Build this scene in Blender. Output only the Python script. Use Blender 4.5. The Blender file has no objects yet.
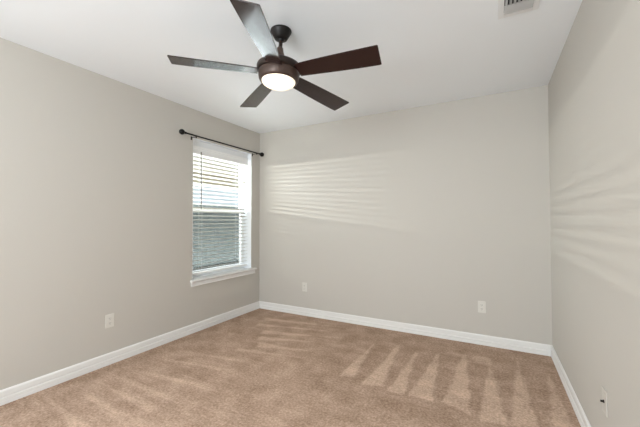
import bpy, bmesh, math, random
import numpy as np
from mathutils import Matrix, Vector, noise

sc = bpy.context.scene
C = sc.collection
PI = math.pi
random.seed(4)

# ------------------------------------------------------------------ camera, sky, sun, lights, exposure
W, H, D = 3.3246, 2.44, 5.60            # room width (x), height (z), depth (towards -y)
YAW, PITCH, ROLL, FPX = -0.498929, 0.0206075, -0.0022728, 317.116
cam_d = bpy.data.cameras.new('camera')
cam = bpy.data.objects.new('camera', cam_d); C.objects.link(cam)
f = Vector((math.sin(YAW)*math.cos(PITCH), math.cos(YAW)*math.cos(PITCH), math.sin(PITCH)))
r = Vector((math.cos(YAW), -math.sin(YAW), 0)); u = r.cross(f)
r, u = r*math.cos(ROLL)+u*math.sin(ROLL), u*math.cos(ROLL)-r*math.sin(ROLL)
cam.matrix_world = Matrix(((r.x, u.x, -f.x, 2.870625), (r.y, u.y, -f.y, -3.496804), (r.z, u.z, -f.z, 1.213977), (0, 0, 0, 1)))
cam_d.sensor_width = 36; cam_d.lens = 36*FPX/640; cam_d.shift_y = 0.5438/640
cam_d.clip_start = 0.02
sc.camera = cam

wd = bpy.data.worlds.new('sky'); sc.world = wd; wd.use_nodes = True
bg = wd.node_tree.nodes['Background']; bg.inputs[0].default_value = (0.80, 0.90, 1.0, 1); bg.inputs[1].default_value = 0.85

def lamp(name, kind, loc, direction, energy, color=(1, 1, 1), size=None, size_y=None, angle=None):
    d = bpy.data.lights.new(name, kind); o = bpy.data.objects.new(name, d); C.objects.link(o)
    o.location = loc; d.energy = energy; d.color = color
    o.rotation_euler = Vector(direction).to_track_quat('-Z', 'Y').to_euler()
    if kind == 'AREA':
        d.shape = 'RECTANGLE'; d.size = size; d.size_y = size_y
    if angle is not None: d.angle = angle
    return o

# low strip of bright sky seen between the fence top and the patio beam
lamp('low_sky_daylight', 'AREA', (-4.25, -5.50, 1.90), (1, 0, -0.03), 540, (1.0, 0.97, 0.93), 7.0, 0.05)
lamp('low_sky_daylight', 'AREA', (-4.25, -0.20, 1.90), (1, 0, -0.03), 165, (1.0, 0.97, 0.93), 3.6, 0.05)
# added lamp in a made-up gap beside the patio cover, brightening the slat tops
lamp('slat_fill', 'AREA', (-0.64, -0.65, 2.44), (0.35, 0, -1), 600, (0.86, 0.94, 1.0), 0.75, 4.0)
# added lamp lying over the patio slab, out of view, lighting window_1 from below
lamp('ground_fill', 'AREA', (-3.37, 2.2, -0.09), (0.0, 0, 1), 850, (0.88, 0.95, 1.0), 1.95, 5.5)
# added fill lamp behind the camera, set in a made-up window
lamp('fill_behind_camera', 'AREA', (1.92, -5.57, 1.45), (-0.1, 1, 0.50), 126, (0.90, 0.955, 1.0), 1.9, 1.4)
# added fill lamp at the left wall, in front of a made-up window
lamp('fill_left_wall', 'AREA', (0.01, -4.40, 1.30), (1, 0.25, -0.2), 20, (0.92, 0.965, 1.0), 0.9, 1.3)

sc.view_settings.view_transform = 'Standard'; sc.view_settings.look = 'None'
sc.view_settings.gamma = 1.0; sc.view_settings.exposure = 0.06
sc.view_settings.use_curve_mapping = False

# ------------------------------------------------------------------ helpers
def srgb(r_, g, b):
    return tuple(((c/255/12.92) if c/255 <= .04045 else ((c/255+.055)/1.055)**2.4) for c in (r_, g, b)) + (1,)

def mat(name, col, rough=.5, metal=0, spec=.5, coat=0, coat_rough=.2):
    m = bpy.data.materials.new(name); m.use_nodes = True
    b = m.node_tree.nodes['Principled BSDF']
    b.inputs['Base Color'].default_value = col; b.inputs['Roughness'].default_value = rough
    b.inputs['Metallic'].default_value = metal; b.inputs['Specular IOR Level'].default_value = spec
    b.inputs['Coat Weight'].default_value = coat; b.inputs['Coat Roughness'].default_value = coat_rough
    return m

def nodes(m):
    return m.node_tree.nodes, m.node_tree.links, m.node_tree.nodes['Principled BSDF']

def add_bump(m, scale, strength, dist=.002, detail=3, coord='Object'):
    n, l, b = nodes(m)
    tc = n.new('ShaderNodeTexCoord'); t = n.new('ShaderNodeTexNoise'); t.inputs['Scale'].default_value = scale
    t.inputs['Detail'].default_value = detail
    bp = n.new('ShaderNodeBump'); bp.inputs['Strength'].default_value = strength; bp.inputs['Distance'].default_value = dist
    l.new(tc.outputs[coord], t.inputs['Vector']); l.new(t.outputs[0], bp.inputs['Height']); l.new(bp.outputs[0], b.inputs['Normal'])
    return t, tc

def add_vary(m, c1, c2, scale, detail=4, stretch=(1, 1, 1), lo=.3, hi=.7):
    n, l, b = nodes(m)
    tc = n.new('ShaderNodeTexCoord'); mp = n.new('ShaderNodeMapping'); mp.inputs['Scale'].default_value = stretch
    t = n.new('ShaderNodeTexNoise'); t.inputs['Scale'].default_value = scale; t.inputs['Detail'].default_value = detail
    rp = n.new('ShaderNodeValToRGB'); rp.color_ramp.elements[0].color = c1; rp.color_ramp.elements[1].color = c2
    rp.color_ramp.elements[0].position = lo; rp.color_ramp.elements[1].position = hi
    l.new(tc.outputs['Object'], mp.inputs[0]); l.new(mp.outputs[0], t.inputs['Vector']); l.new(t.outputs[0], rp.inputs[0])
    l.new(rp.outputs[0], b.inputs['Base Color'])
    return rp

def obj(name, bm, m, parent=None, smooth=False, bevel=0, segs=2):
    me = bpy.data.meshes.new(name)
    bmesh.ops.recalc_face_normals(bm, faces=bm.faces)
    bm.to_mesh(me); bm.free()
    o = bpy.data.objects.new(name, me); C.objects.link(o)
    if m: me.materials.append(m)
    if smooth:
        for p in me.polygons: p.use_smooth = True
        me.set_sharp_from_angle(angle=math.radians(38))
    if bevel:
        md = o.modifiers.new('bevel', 'BEVEL'); md.width = bevel; md.segments = segs; md.limit_method = 'ANGLE'
    if parent: o.parent = parent
    return o

def box(bm, x0, x1, y0, y1, z0, z1):
    v = [bm.verts.new(p) for p in ((x0, y0, z0), (x1, y0, z0), (x1, y1, z0), (x0, y1, z0), (x0, y0, z1), (x1, y0, z1), (x1, y1, z1), (x0, y1, z1))]
    for q in ((0, 3, 2, 1), (4, 5, 6, 7), (0, 1, 5, 4), (1, 2, 6, 5), (2, 3, 7, 6), (3, 0, 4, 7)): bm.faces.new([v[i] for i in q])
    return v

def boxes(*bs):
    bm = bmesh.new()
    for b in bs: box(bm, *b)
    return bm

def lathe(bm, prof, n=48, M=None):
    """prof: list of (radius, height) about the z axis; ends at radius 0 are closed to a point."""
    rings = []
    for rr, z in prof:
        if rr < 1e-6: vs = [bm.verts.new((0, 0, z))]
        else: vs = [bm.verts.new((rr*math.cos(2*PI*i/n), rr*math.sin(2*PI*i/n), z)) for i in range(n)]
        rings.append(vs)
    for a, b in zip(rings, rings[1:]):
        for i in range(n):
            j = (i+1) % n
            if len(a) == 1 and len(b) == 1: continue
            if len(a) == 1: bm.faces.new((a[0], b[i], b[j]))
            elif len(b) == 1: bm.faces.new((a[i], a[j], b[0]))
            else: bm.faces.new((a[i], a[j], b[j], b[i]))
    for e in (rings[0], rings[-1]):
        if len(e) > 1: bm.faces.new(e)
    if M:
        bmesh.ops.transform(bm, matrix=M, verts=[v for rg in rings for v in rg])
    return bm

def tube(bm, p0, p1, rad, n=16):
    p0, p1 = Vector(p0), Vector(p1); d = p1-p0
    M = Matrix.Translation(p0) @ d.to_track_quat('Z', 'Y').to_matrix().to_4x4()
    return lathe(bm, [(rad, 0), (rad, d.length)], n, M)

def prism(bm, prof, axis_pts, frame):
    """Sweep a profile of (out, up) pairs along straight pieces; frame(out, up, k) gives the point at end k."""
    rings = [[bm.verts.new(frame(o_, z_, k)) for o_, z_ in prof] for k in range(axis_pts)]
    n = len(prof)
    for a, b in zip(rings, rings[1:]):
        for i in range(n): bm.faces.new((a[i], a[(i+1) % n], b[(i+1) % n], b[i]))
    bm.faces.new(rings[0]); bm.faces.new(rings[-1])
    return bm

def structure(o): o['kind'] = 'structure'; return o

def thing(name, label, cat, loc=(0, 0, 0), group=None):
    o = bpy.data.objects.new(name, None); C.objects.link(o); o.location = loc
    o.empty_display_size = .1
    return tag(o, label, cat, group)

def tag(o, label, cat, group=None):
    o['label'] = label; o['category'] = cat
    if group: o['group'] = group
    return o

def dup(root, loc, rot, label):
    c = root.copy(); C.objects.link(c); c.location = loc; c.rotation_euler = rot; c['label'] = label
    for ch in list(root.children):
        k = ch.copy(); C.objects.link(k); k.parent = c
        for g in ch.children:
            q = g.copy(); C.objects.link(q); q.parent = k
    return c

# ------------------------------------------------------------------ materials
m_wall = mat('wall_paint', (.560, .531, .484, 1), .75, spec=.25)
add_bump(m_wall, 170, .12, .002)
m_ceil = mat('ceiling_paint', (.90, .93, .96, 1), .9, spec=.15)
add_bump(m_ceil, 120, .12, .002)
m_trim = mat('white_trim_paint', (.82, .81, .79, 1), .38)
m_vinyl = mat('white_vinyl', (.86, .87, .88, 1), .35)
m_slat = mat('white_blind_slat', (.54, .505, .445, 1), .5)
m_valance = mat('white_valance', (.92, .92, .91, 1), .4)
m_cord = mat('blind_cord', (.80, .80, .78, 1), .8)
m_wand = mat('smoky_wand', (.06, .055, .045, 1), .3)
m_black = mat('black_metal', (.004, .0035, .0035, 1), .45, spec=.25)
m_plate = mat('white_plastic', (.70, .675, .62, 1), .35)
m_painted = mat('painted_plastic', (.59, .56, .51, 1), .5)
m_slot = mat('dark_slot', (.02, .02, .02, 1), .6)
m_brass = mat('coax_metal', (.03, .028, .025, 1), .35, metal=.6)
m_vent = mat('vent_paint', (.84, .85, .86, 1), .5)
m_fin = mat('vent_fin_shaded', (.48, .48, .47, 1), .5)  # vent white greyed down: the shade on the fins is put into the colour
m_duct = mat('duct_dark', (.02, .02, .022, 1), .8)
m_bronze = mat('oil_rubbed_bronze', (.030, .020, .017, 1), .36, metal=.55, coat=.15, coat_rough=.25)
m_canopy = mat('black_bronze', (.008, .006, .0055, 1), .45, spec=.3)
m_ring = mat('lightened_bronze', (.075, .048, .038, 1), .4, metal=.45)  # bronze lightened: warm lamp glow on the ring is put into the colour
m_blade = mat('mahogany_blade', (.020, .0065, .0055, 1), .5, spec=.05, coat=1.0, coat_rough=.15)
m_blade.node_tree.nodes['Principled BSDF'].inputs['Coat IOR'].default_value = 1.47

m_lens = bpy.data.materials.new('lit_frosted_glass'); m_lens.use_nodes = True
nt = m_lens.node_tree; b = nt.nodes['Principled BSDF']
b.inputs['Base Color'].default_value = (.9, .86, .78, 1); b.inputs['Roughness'].default_value = .45
b.inputs['Emission Color'].default_value = (1, .87, .66, 1); b.inputs['Emission Strength'].default_value = 1.0

m_glass = bpy.data.materials.new('window_glass'); m_glass.use_nodes = True
nt = m_glass.node_tree; nt.nodes.remove(nt.nodes['Principled BSDF']); out = nt.nodes['Material Output']
tr = nt.nodes.new('ShaderNodeBsdfTransparent'); tr.inputs[0].default_value = (.95, .97, .96, 1)
gl = nt.nodes.new('ShaderNodeBsdfGlossy'); gl.inputs['Roughness'].default_value = .02
lw = nt.nodes.new('ShaderNodeLayerWeight'); lw.inputs[0].default_value = .5
pw = nt.nodes.new('ShaderNodeMath'); pw.operation = 'POWER'; pw.inputs[1].default_value = 5; nt.links.new(lw.outputs['Facing'], pw.inputs[0])
fr = nt.nodes.new('ShaderNodeMath'); fr.operation = 'MULTIPLY_ADD'; fr.inputs[1].default_value = .6; fr.inputs[2].default_value = .035; nt.links.new(pw.outputs[0], fr.inputs[0])
mx = nt.nodes.new('ShaderNodeMixShader')
nt.links.new(fr.outputs[0], mx.inputs[0]); nt.links.new(tr.outputs[0], mx.inputs[1]); nt.links.new(gl.outputs[0], mx.inputs[2])
nt.links.new(mx.outputs[0], out.inputs[0])

m_screen = bpy.data.materials.new('insect_screen'); m_screen.use_nodes = True
nt = m_screen.node_tree; b = nt.nodes['Principled BSDF']; out = nt.nodes['Material Output']
b.inputs['Base Color'].default_value = (.10, .11, .11, 1); b.inputs['Roughness'].default_value = .7
tr = nt.nodes.new('ShaderNodeBsdfTransparent'); mx = nt.nodes.new('ShaderNodeMixShader'); mx.inputs[0].default_value = .44
nt.links.new(tr.outputs[0], mx.inputs[1]); nt.links.new(b.outputs[0], mx.inputs[2]); nt.links.new(mx.outputs[0], out.inputs[0])

m_fence = mat('weathered_boards', (.4, .4, .36, 1), .8)
add_vary(m_fence, (.045, .052, .049, 1), (.10, .112, .106, 1), 3.0, 6, (1, 7, 1.4), .35, .65)
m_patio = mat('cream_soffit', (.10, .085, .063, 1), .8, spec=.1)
m_beam = mat('cream_beam_lightened', (.34, .29, .215, 1), .8, spec=.1)  # soffit cream lightened to offset the shade on the beam
m_ground = mat('paving', (.12, .115, .105, 1), .9)
add_bump(m_ground, 20, .3)

# carpet: two tones for the pile brushed one way or the other, plus the grain of the tufts
m_carpet = mat('carpet_pile', (.4, .3, .22, 1), 1.0, spec=.05)
n, l, b = nodes(m_carpet)
at = n.new('ShaderNodeAttribute'); at.attribute_name = 'pile'
tc = n.new('ShaderNodeTexCoord')
def noise_node(scale, detail, rough=.5, stretch=None):
    t = n.new('ShaderNodeTexNoise'); t.inputs['Scale'].default_value = scale; t.inputs['Detail'].default_value = detail
    t.inputs['Roughness'].default_value = rough
    if stretch:
        mp = n.new('ShaderNodeMapping'); mp.inputs['Scale'].default_value = stretch
        l.new(tc.outputs['Object'], mp.inputs[0]); l.new(mp.outputs[0], t.inputs['Vector'])
    else: l.new(tc.outputs['Object'], t.inputs['Vector'])
    return t.outputs[0]
def math_node(op, a, b_):
    t = n.new('ShaderNodeMath'); t.operation = op
    for i, v in enumerate((a, b_)):
        if isinstance(v, (int, float)): t.inputs[i].default_value = v
        else: l.new(v, t.inputs[i])
    return t.outputs[0]
grain = noise_node(62, 4, .75)
patch = noise_node(5.5, 6, .62)
brush = noise_node(3.0, 5, .6, (1.2, 9, 1))
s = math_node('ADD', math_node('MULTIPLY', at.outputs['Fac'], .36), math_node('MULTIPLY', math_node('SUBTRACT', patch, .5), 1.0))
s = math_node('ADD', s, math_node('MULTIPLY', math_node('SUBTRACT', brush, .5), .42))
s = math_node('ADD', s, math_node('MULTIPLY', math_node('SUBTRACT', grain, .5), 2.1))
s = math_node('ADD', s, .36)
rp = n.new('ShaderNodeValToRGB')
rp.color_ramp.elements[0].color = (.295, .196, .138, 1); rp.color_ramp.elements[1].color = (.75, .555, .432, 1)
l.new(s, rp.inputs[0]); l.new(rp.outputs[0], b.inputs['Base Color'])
bp = n.new('ShaderNodeBump'); bp.inputs['Strength'].default_value = .6; bp.inputs['Distance'].default_value = .006
l.new(grain, bp.inputs['Height']); l.new(bp.outputs[0], b.inputs['Normal'])

# ------------------------------------------------------------------ room shell
WY0, WY1, WZ0, WZ1, WT = -1.129, -0.171, 0.548, 2.125, 0.22       # opening of window_1 in the left wall
structure(obj('wall_left', boxes((-WT, 0, -D-.15, -4.88, -.1, H), (-WT, 0, -3.92, WY0, -.1, H), (-WT, 0, -4.88, -3.92, -.1, WZ0), (-WT, 0, -4.88, -3.92, WZ1, H), (-WT, 0, WY1, 0, -.1, H), (-WT, 0, WY0, WY1, -.1, WZ0), (-WT, 0, WY0, WY1, WZ1, H)), m_wall))
structure(obj('wall_back', boxes((-WT, W+.15, 0, .15, -.1, H)), m_wall))
structure(obj('wall_right', boxes((W, W+.15, -D-.15, 0, -.1, H)), m_wall))
FX0, FX1, FZ0, FZ1 = .9, 2.95, .65, 2.25                             # opening of fill_window_2 added behind the camera
structure(obj('wall_front', boxes((0, FX0, -D-.15, -D, -.1, H), (FX1, W, -D-.15, -D, -.1, H), (FX0, FX1, -D-.15, -D, -.1, FZ0), (FX0, FX1, -D-.15, -D, FZ1, H)), m_wall))
structure(obj('ceiling', boxes((-WT, W+.15, -D-.15, .15, H, H+.2)), m_ceil))

# carpet: a fine grid that carries the brushed-pile marks left by a vacuum cleaner
NX, NY = 190, 318
xs = np.linspace(0, W, NX); ys = np.linspace(-D, 0, NY)
X, Y = np.meshgrid(xs, ys)
wob = np.array([[noise.noise((x*7, y*7, 1.7)) for x in xs] for y in ys])
wob2 = np.array([[noise.noise((x*2.3, y*2.3, 6.1)) for x in xs] for y in ys])
def sm(v, a, b_):
    t = np.clip((v-a)/(b_-a), 0, 1); return t*t*(3-2*t)
def tri(a, b_, c, soft=.011, w=.014):
    P = [np.array(a), np.array(b_), np.array(c)]
    area = (P[1][0]-P[0][0])*(P[2][1]-P[0][1])-(P[1][1]-P[0][1])*(P[2][0]-P[0][0])
    if area < 0: P[1], P[2] = P[2], P[1]
    d = np.full(X.shape, 9.)
    for i in range(3):
        p, q = P[i], P[(i+1) % 3]; e = q-p; L = np.hypot(*e)
        d = np.minimum(d, (e[0]*(Y-p[1])-e[1]*(X-p[0]))/L)
    return sm(d+w*wob, -soft*.3, soft)
def blob(cx, cy, rx, ry):
    return 1-sm(np.hypot((X-cx)/rx, (Y-cy)/ry)+.25*wob, .6, 1.1)
pile = np.zeros(X.shape)
right_zone = sm(X-1.50+.02*wob, -.02, .03)*sm(Y+1.32+.10*wob2, -.06, .04)
pile -= .20*right_zone
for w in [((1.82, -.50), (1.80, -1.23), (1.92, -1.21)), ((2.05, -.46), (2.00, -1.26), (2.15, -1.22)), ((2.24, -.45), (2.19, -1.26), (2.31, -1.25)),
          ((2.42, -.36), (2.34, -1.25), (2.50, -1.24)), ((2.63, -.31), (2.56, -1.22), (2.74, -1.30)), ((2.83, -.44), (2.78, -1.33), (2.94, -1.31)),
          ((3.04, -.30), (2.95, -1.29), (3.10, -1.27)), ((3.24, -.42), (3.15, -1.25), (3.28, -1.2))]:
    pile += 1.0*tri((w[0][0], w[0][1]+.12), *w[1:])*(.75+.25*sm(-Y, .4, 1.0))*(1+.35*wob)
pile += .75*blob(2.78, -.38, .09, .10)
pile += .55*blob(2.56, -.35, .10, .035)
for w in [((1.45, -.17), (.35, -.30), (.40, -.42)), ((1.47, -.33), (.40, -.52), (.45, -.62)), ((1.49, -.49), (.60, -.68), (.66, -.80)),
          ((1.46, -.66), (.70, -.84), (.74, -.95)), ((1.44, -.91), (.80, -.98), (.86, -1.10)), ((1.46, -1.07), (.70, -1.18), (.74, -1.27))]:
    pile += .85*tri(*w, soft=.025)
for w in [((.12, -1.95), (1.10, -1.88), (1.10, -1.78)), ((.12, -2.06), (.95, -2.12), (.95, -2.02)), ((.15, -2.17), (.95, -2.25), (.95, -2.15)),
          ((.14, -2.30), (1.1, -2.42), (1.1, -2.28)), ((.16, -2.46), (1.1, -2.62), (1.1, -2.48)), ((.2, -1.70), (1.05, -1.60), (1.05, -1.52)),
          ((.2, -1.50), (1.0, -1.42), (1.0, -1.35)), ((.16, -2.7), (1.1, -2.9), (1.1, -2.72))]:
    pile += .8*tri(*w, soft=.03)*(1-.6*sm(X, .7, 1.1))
pile -= .35*blob(2.2, -1.45, .62, .15)
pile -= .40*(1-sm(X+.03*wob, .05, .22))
pile += .25*blob(2.75, -1.62, .45, .14)
vt = np.stack([X.ravel(), Y.ravel(), np.zeros(X.size)], 1)
idx = np.arange(NX*NY).reshape(NY, NX)
fc = np.stack([idx[:-1, :-1].ravel(), idx[:-1, 1:].ravel(), idx[1:, 1:].ravel(), idx[1:, :-1].ravel()], 1)
me = bpy.data.meshes.new('floor'); me.from_pydata(vt.tolist(), [], fc.tolist()); me.materials.append(m_carpet)
at_ = me.attributes.new('pile', 'FLOAT', 'POINT'); at_.data.foreach_set('value', pile.ravel().astype(np.float32))
fl = bpy.data.objects.new('floor', me); C.objects.link(fl); structure(fl)
structure(obj('ground', boxes((-9, -WT, -9, 7, -.30, -.12)), m_ground))

# baseboards: thick lower half, groove, slimmer upper half with an eased top
BP = [(0, 0), (.014, 0), (.014, .019), (.0105, .021), (.0105, .0235), (.0138, .0255), (.0138, .042), (.0115, .0455), (.0055, .047), (.0055, .0520), (.0108, .0545), (.0108, .086), (.008, .093), (.004, .0973), (0, .0973)]
bm = bmesh.new(); prism(bm, BP, 2, lambda o, z, k: (o, (-D, -o)[k], z)); structure(obj('baseboard_left', bm, m_trim))
bm = bmesh.new(); prism(bm, BP, 2, lambda o, z, k: ((o, W-o)[k], -o, z)); structure(obj('baseboard_back', bm, m_trim))
bm = bmesh.new(); prism(bm, BP, 2, lambda o, z, k: (W-o, (-D, -o)[k], z)); structure(obj('baseboard_right', bm, m_trim))
bm = bmesh.new(); prism(bm, BP, 2, lambda o, z, k: ((o, W-o)[k], -D+o, z)); structure(obj('baseboard_front', bm, m_trim))

# ------------------------------------------------------------------ window_1: single-hung, with sill, apron and bug screen
win = bpy.data.objects.new('window_1', None); C.objects.link(win); structure(win)
def ring(x0, x1, y0, y1, z0, z1, side, top, bot):
    return boxes((x0, x1, y0, y0+side, z0, z1), (x0, x1, y1-side, y1, z0, z1), (x0, x1, y0+side, y1-side, z1-top, z1), (x0, x1, y0+side, y1-side, z0, z0+bot))
SILL = .572
# smooth white returns of the recess
obj('window_return', boxes((-.20, -.0005, WY1-.004, WY1+.0005, SILL, WZ1), (-.20, -.0005, WY0-.0005, WY0+.004, SILL, WZ1), (-.20, -.0005, WY0, WY1, WZ1-.004, WZ1+.0005)), m_ceil, win)
obj('window_frame', ring(-.20, -.125, WY0+.004, WY1-.004, SILL-.01, WZ1-.004, .014, .016, .03), m_vinyl, win, bevel=.002)
y0, y1 = WY0+.018, WY1-.018
us = obj('upper_sash', ring(-.185, -.162, y0, y1, 1.325, WZ1-.02, .024, .03, .034), m_vinyl, win, bevel=.002)
ls = obj('lower_sash', ring(-.160, -.135, y0, y1, SILL+.02, 1.360, .026, .040, .048), m_vinyl, win, bevel=.002)
obj('glass', boxes((-.176, -.172, y0+.02, y1-.02, 1.345, WZ1-.04)), m_glass, us)
obj('glass', boxes((-.150, -.146, y0+.02, y1-.02, SILL+.05, 1.335)), m_glass, ls)
obj('sash_lock', boxes((-.150, -.128, -.67, -.63, 1.360, 1.372)), m_vinyl, ls)
obj('insect_screen', boxes((-.1945, -.194, y0, y1, SILL+.02, 1.335)), m_screen, win)
sill_prof = [(-.20, SILL-.022), (.028, SILL-.022), (.034, SILL-.019), (.037, SILL-.011), (.034, SILL-.003), (.028, SILL), (-.20, SILL)]
bm = boxes((-.20, .0, WY0+.0005, WY1-.0005, SILL-.024, SILL-.0002))
prism(bm, [(max(a, .0), z) for a, z in sill_prof], 2, lambda o, z, k: (o, (-1.152, -.092)[k], z))
obj('window_sill', bm, m_trim, win)
ap = [(0, .498), (.010, .498), (.016, .502), (.016, .508), (.012, .512), (.011, .540), (.018, .549), (0, .549)]
bm = bmesh.new(); prism(bm, ap, 2, lambda o, z, k: (o, (-1.142, -.106)[k], z)); obj('apron', bm, m_trim, win)

# fill_window_2 added unseen behind the camera, only to carry a fill lamp
w2 = bpy.data.objects.new('fill_window_2', None); C.objects.link(w2); structure(w2)
bm = boxes((FX0, FX0+.05, -D-.12, -D-.05, FZ0, FZ1), (FX1-.05, FX1, -D-.12, -D-.05, FZ0, FZ1), (FX0, FX1, -D-.12, -D-.05, FZ0, FZ0+.05), (FX0, FX1, -D-.12, -D-.05, FZ1-.05, FZ1))
obj('window_frame', bm, m_vinyl, w2)
obj('glass', boxes((FX0+.04, FX1-.04, -D-.09, -D-.085, FZ0+.04, FZ1-.04)), m_glass, w2)

# fill_window_3 added unseen in the left wall to carry the other fill lamp
w3 = bpy.data.objects.new('fill_window_3', None); C.objects.link(w3); structure(w3)
obj('window_frame', ring(-.20, -.125, -4.88, -3.92, WZ0, WZ1, .04, .04, .04), m_vinyl, w3)
obj('glass', boxes((-.165, -.160, -4.85, -3.95, WZ0+.03, WZ1-.03)), m_glass, w3)
obj('light_block', boxes((-.08, -.078, -4.88, -3.92, WZ0, WZ1)), m_slat, w3)  # unseen panel added to keep the patio lamp's light out

# ------------------------------------------------------------------ ceiling fan
hub = Vector((1.6985, -1.8825, 2.131)); ax, ay = -.0464, .0201
TILT = Matrix.Rotation(ax, 4, 'X') @ Matrix.Rotation(ay, 4, 'Y')
top = Vector((1.684, -1.840, H))
fan = thing('ceiling_fan', 'dark bronze ceiling fan with five mahogany blades and a lit round lamp', 'ceiling fan', (top.x, top.y, H))
FM = Matrix.Translation(hub-Vector((top.x, top.y, H))) @ TILT       # hub frame -> fan's own frame
bm = bmesh.new(); lathe(bm, [(.055, 0), (.067, -.001), (.068, -.006), (.066, -.012), (.041, -.056), (.036, -.060), (.022, -.061), (.020, -.070), (.016, -.074), (.0, -.074)], 48)
obj('canopy', bm, m_canopy, fan, True)
bm = bmesh.new(); tube(bm, FM @ Vector((0, 0, .13)), Vector((0, 0, -.06)), .0125, 24); obj('downrod', bm, m_bronze, fan, True)
bm = bmesh.new(); lathe(bm, [(.015, .178), (.020, .172), (.023, .150), (.029, .128), (.041, .106), (.060, .088), (.066, .080), (.066, .070)], 40, FM)
obj('downrod_cover', bm, m_ring, fan, True)
bm = bmesh.new(); lathe(bm, [(.03, .074), (.085, .072), (.122, .064), (.136, .055), (.140, .045), (.139, .030), (.134, .018), (.128, .014), (.06, .014)], 64, FM)
obj('motor_housing', bm, m_bronze, fan, True)
bm = bmesh.new(); lathe(bm, [(.06, .014), (.126, .014), (.1285, .006), (.128, -.008), (.124, -.028), (.117, -.042), (.110, -.046), (.104, -.041), (.05, -.036)], 64, FM)
obj('light_ring', bm, m_ring, fan, True)
bm = bmesh.new(); lathe(bm, [(.104, -.038), (.1045, -.046), (.099, -.055), (.086, -.064), (.066, -.071), (.040, -.0755), (.018, -.0775), (0, -.078)], 56, FM)
obj('lamp_lens', bm, m_lens, fan, True)
fl_ = lamp('fan_lamp', 'AREA', top+Vector((0, 0, -1)), (0, 0, -1), 3, (1, .86, .68), .2, .2)
fl_.data.shape = 'DISK'; fl_.location = hub + TILT @ Vector((0, 0, -.086))
fl_.rotation_euler = (TILT.to_quaternion()).to_euler()

# blade outline in its own plane: u along the blade, v across
R_TIP, TH0, PIT = .642, -1.1785, -.2436
def blade_outline():
    pts = []
    def halfw(t): return .052 + (.0708-.052)*(1-(1-t)**1.6)
    N = 14; r0, r1 = .132, R_TIP
    up = [(r0+(r1-r0-.004)*i/N, halfw(i/N)) for i in range(N+1)]
    dn = [(r0+(r1-r0+.004)*i/N, -halfw(i/N)) for i in range(N+1)]
    rr = .006                                                     # small rounding of the two tip corners
    pts = up[:-1] + [(up[-1][0]-rr, up[-1][1]), (up[-1][0]-rr*.3, up[-1][1]-rr*.3), (up[-1][0], up[-1][1]-rr)]
    pts += [(dn[-1][0], dn[-1][1]+rr), (dn[-1][0]-rr*.3, dn[-1][1]+rr*.3), (dn[-1][0]-rr, dn[-1][1])] + dn[-2::-1]
    return pts
OUT = blade_outline()
for k in range(5):
    a = TH0-2*PI/5*k
    d = Vector((math.cos(a), math.sin(a), 0)); t = Vector((-math.sin(a), math.cos(a), 0))
    pit = PIT+(0, .085, .02, 0, 0)[k]                                # the blades are not all set at quite the same pitch
    tt = t*math.cos(pit)+Vector((0, 0, 1))*math.sin(pit); nn = d.cross(tt)
    if nn.z < 0: nn = -nn
    bm = bmesh.new(); lo, hi = [], []
    for uu, vv in OUT:
        h0 = .006*(1-sm(np.array(uu), .10, R_TIP).item())          # blades sag slightly towards the tip
        p = d*uu+tt*vv+Vector((0, 0, h0))
        lo.append(bm.verts.new(FM @ p)); hi.append(bm.verts.new(FM @ (p+nn*.006)))
    bm.faces.new(lo); bm.faces.new(hi[::-1])
    for i in range(len(lo)):
        j = (i+1) % len(lo); bm.faces.new((lo[i], lo[j], hi[j], hi[i]))
    obj('blade', bm, m_blade, fan, bevel=.0015)

# ------------------------------------------------------------------ blind in the window recess
bl = thing('window_blind', 'white horizontal slat blind, open, inside the window recess', 'blind', (-.085, (WY0+WY1)/2, SILL))
yc = (WY0+WY1)/2; hw = (WY1-WY0)/2-.010
HZ = WZ1-.004-SILL
bm = boxes((-.024, .024, -hw, hw, HZ-.085, HZ)); obj('headrail', bm, m_vinyl, bl)
vp = [(.026, 1.398), (.032, 1.396), (.036, 1.402), (.036, 1.412), (.033, 1.418), (.033, 1.452), (.036, 1.458), (.036, 1.470), (.041, 1.476), (.041, 1.486), (.026, 1.486)]
bm = bmesh.new(); prism(bm, vp, 2, lambda o, z, k: (o, (-hw-.002, hw+.002)[k], z)); obj('valance', bm, m_valance, bl)
PITCHZ, Z0 = .0462, .098
nsl = int((1.405-Z0)/PITCHZ)+1
TA = math.radians(12)
def slat_bm():
    bm = bmesh.new(); N = 6; tp, bt = [], []
    prof = []
    for i in range(N+1):
        s_ = -1+2*i/N; prof.append((s_*.025, .0022*(1-s_*s_)))
    prof = [(a_, z_+.0014) for a_, z_ in prof]+[(a_, z_-.0014) for a_, z_ in prof[::-1]]
    prof = [(a_*math.cos(TA)-z_*math.sin(TA), a_*math.sin(TA)+z_*math.cos(TA)) for a_, z_ in prof]
    return prism(bm, prof, 2, lambda o, z, k: (o, (-hw, hw)[k], z))
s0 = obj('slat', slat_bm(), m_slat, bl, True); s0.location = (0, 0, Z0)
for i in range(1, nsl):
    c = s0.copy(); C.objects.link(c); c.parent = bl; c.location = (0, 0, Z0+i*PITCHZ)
obj('bottom_rail', boxes((-.025, .025, -hw, hw, .036, .056)), m_valance, bl, bevel=.003)
for yy in (-.30, .30):
    bm = bmesh.new()
    for xx in (-.0262, .0262): tube(bm, (xx, yy, .05), (xx, yy, HZ-.05), .0011, 6)
    obj('ladder_cord', bm, m_cord, bl)
bm = bmesh.new(); tube(bm, (.050, -.332, .80), (.044, -.332, 1.425), .0052, 10); lathe(bm, [(.0035, 0), (.006, .006), (.006, .04), (.004, .045)], 10, Matrix.Translation((.050, -.332, .775)))
obj('tilt_wand', bm, m_wand, bl, True)

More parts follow.
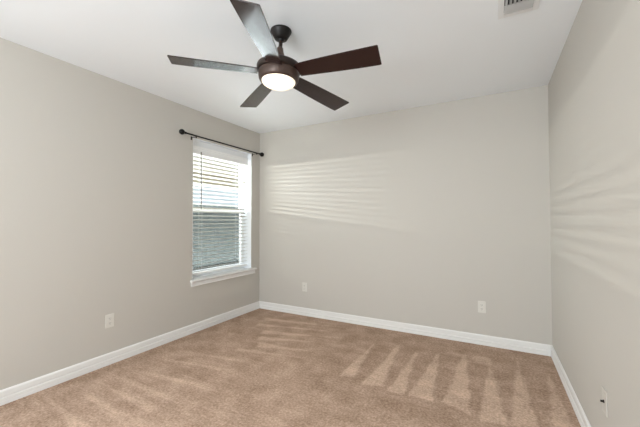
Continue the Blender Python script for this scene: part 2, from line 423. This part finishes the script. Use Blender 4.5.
# ------------------------------------------------------------------ curtain rod
RX, RZ = .08, 2.128
rod = thing('curtain_rod', 'black metal curtain rod with ball finials above the window', 'curtain rod', (0, -.69, RZ))
bm = bmesh.new(); tube(bm, (RX, -.60, 0), (RX, -.50, 0), .0085, 20); tube(bm, (RX, -.505, 0), (RX, .605, 0), .0078, 20); obj('rod', bm, m_black, rod, True)
def finial(y, sgn):
    R_ = .029
    pr = [(.0075, -.052), (.012, -.050), (.0135, -.042), (.012, -.034), (.008, -.031), (.008, -.026)]
    pr += [(R_*math.sin(q), -R_*math.cos(q)) for q in np.linspace(.35, PI, 18)]
    pr[-1] = (0, R_)
    M = Matrix.Translation((RX, y, 0)) @ Matrix.Rotation(-sgn*PI/2, 4, 'X')
    bm = bmesh.new(); lathe(bm, pr, 28, M); return bm
obj('finial', finial(-.642, -1), m_black, rod, True)
obj('finial', finial(.640, 1), m_black, rod, True)
for yy in (-.462, .535):
    bm = boxes((0, .003, yy-.008, yy+.008, -.034, .004), (.002, RX-.004, yy-.004, yy+.004, -.012, -.007))
    tube(bm, (RX, yy-.006, 0), (RX, yy+.006, 0), .0088, 16)
    box(bm, RX-.004, RX+.004, yy-.004, yy+.004, -.024, -.006)
    obj('bracket', bm, m_black, rod)

# ------------------------------------------------------------------ wall plates
def outlet(label, loc, rot):
    o = thing('wall_outlet', label, 'outlet', loc, 'white duplex outlets low on the walls'); o.rotation_euler = rot
    obj('cover_plate', boxes((-.035, .035, -.0055, 0, -.057, .057)), m_plate, o, bevel=.003)
    for zz in (-.0195, .0195):
        bm = bmesh.new(); lathe(bm, [(.0165, 0), (.0165, .003)], 24, Matrix.Translation((0, -.0045, zz)) @ Matrix.Rotation(PI/2, 4, 'X') @ Matrix.Scale(.85, 4, (0, 1, 0)))
        s_ = obj('socket', bm, m_plate, o)
        obj('slot', boxes((-.0075, -.0052, -.0078, -.0070, zz-.002, zz+.007), (.0052, .0075, -.0078, -.0070, zz-.001, zz+.006), (-.002, .002, -.0078, -.0070, zz-.010, zz-.006)), m_slot, s_)
    bm = bmesh.new(); lathe(bm, [(.003, 0), (.003, .0015)], 12, Matrix.Translation((0, -.0054, 0)) @ Matrix.Rotation(PI/2, 4, 'X')); obj('screw', bm, m_plate, o)
    return o
first = outlet('white duplex outlet on the back wall near the right corner', (2.766, 0, .366), (0, 0, 0))
dup(first, (.739, 0, .362), (0, 0, 0), 'white outlet plate on the back wall close to the window corner')
dup(first, (0, -1.971, .367), (0, 0, PI/2), 'white duplex outlet on the left wall, left of the window')
cx = thing('coax_plate', 'wall-coloured cable plate with a dark coaxial jack on the right wall', 'wall plate', (W, -1.536, .362)); cx.rotation_euler = (0, 0, -PI/2)
obj('cover_plate', boxes((-.035, .035, -.0055, 0, -.057, .057)), m_painted, cx, bevel=.003)
bm = bmesh.new(); lathe(bm, [(.0075, 0), (.0075, .004), (.0052, .005), (.0052, .014), (.002, .0145)], 12, Matrix.Translation((0, -.005, 0)) @ Matrix.Rotation(PI/2, 4, 'X')); obj('coaxial_jack', bm, m_brass, cx)
for zz in (-.042, .042):
    bm = bmesh.new(); lathe(bm, [(.003, 0), (.003, .0015)], 12, Matrix.Translation((0, -.0054, zz)) @ Matrix.Rotation(PI/2, 4, 'X')); obj('screw', bm, m_painted, cx)

# ------------------------------------------------------------------ ceiling register
vx0, vx1, vy0, vy1 = 2.912, 3.116, -1.68, -1.303
vent = thing('air_vent', 'white slatted air register in the ceiling by the right wall', 'air vent', ((vx0+vx1)/2, (vy0+vy1)/2, H))
a, b2 = (vx1-vx0)/2, (vy1-vy0)/2
obj('frame', boxes((-a, -a+.03, -b2, b2, -.006, 0), (a-.03, a, -b2, b2, -.006, 0), (-a+.03, a-.03, b2-.05, b2, -.006, 0), (-a+.03, a-.03, -b2, -b2+.05, -.006, 0)), m_vent, vent, bevel=.002)
obj('backing', boxes((-a+.02, a-.02, -b2+.02, b2-.02, -.0012, -.0004)), m_duct, vent)
def fin(c, along, ln, lean):
    bm = bmesh.new(); w_, t_ = .017, .0008
    vs = box(bm, -w_/2, w_/2, -ln/2, ln/2, -t_/2, t_/2)
    M = Matrix.Translation(c) @ Matrix.Rotation(0 if along == 'y' else PI/2, 4, 'Z') @ Matrix.Rotation(lean, 4, 'Y')
    bmesh.ops.transform(bm, matrix=M, verts=vs); return bm
m0, m1 = -b2+.05, b2-.05
for i in range(7): obj('fin', fin(Vector((-a+.040+i*.0205, -.0+(m0+m1)/2-.0, -.009)), 'y', (m1-m0)-.15, math.radians(52)), m_fin, vent)
for i in range(5):
    obj('fin', fin(Vector((0, m1-.007-i*.0145, -.009)), 'x', 2*a-.062, math.radians(38)), m_fin, vent)
    obj('fin', fin(Vector((0, m0+.007+i*.0145, -.009)), 'x', 2*a-.062, math.radians(-38)), m_fin, vent)

# ------------------------------------------------------------------ outside the window: patio cover and fence
fence = thing('wooden_fence', 'weathered grey board fence seen through the blind slats', 'fence', (-4.4, -.6, -.12))
bm = bmesh.new(); n_b = 92
for i in range(n_b):
    yy = -5.0+i*.148
    box(bm, -.01+random.uniform(-.002, .002), .01, yy+.003, yy+.145, .03, 1.83+random.uniform(-.008, .008))
obj('boards', bm, m_fence, fence)
for yy in (-3.5, -1.1, 1.3, 3.7, 6.1): obj('post', boxes((-.11, -.012, yy-.05, yy+.05, 0, 1.8)), m_fence, fence)
for zz in (.25, .95, 1.6): obj('rail', boxes((-.05, -.011, -5, 8.6, zz, zz+.09)), m_fence, fence)
pc = thing('patio_cover', 'cream painted patio cover outside the window', 'patio cover', (-WT, -.6, 0))
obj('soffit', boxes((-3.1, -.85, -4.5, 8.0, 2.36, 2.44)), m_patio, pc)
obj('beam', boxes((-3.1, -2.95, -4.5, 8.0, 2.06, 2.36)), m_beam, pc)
for yy in (-3.6, 7.2): obj('post', boxes((-3.09, -2.96, yy-.07, yy+.07, -.12, 2.06)), m_patio, pc)
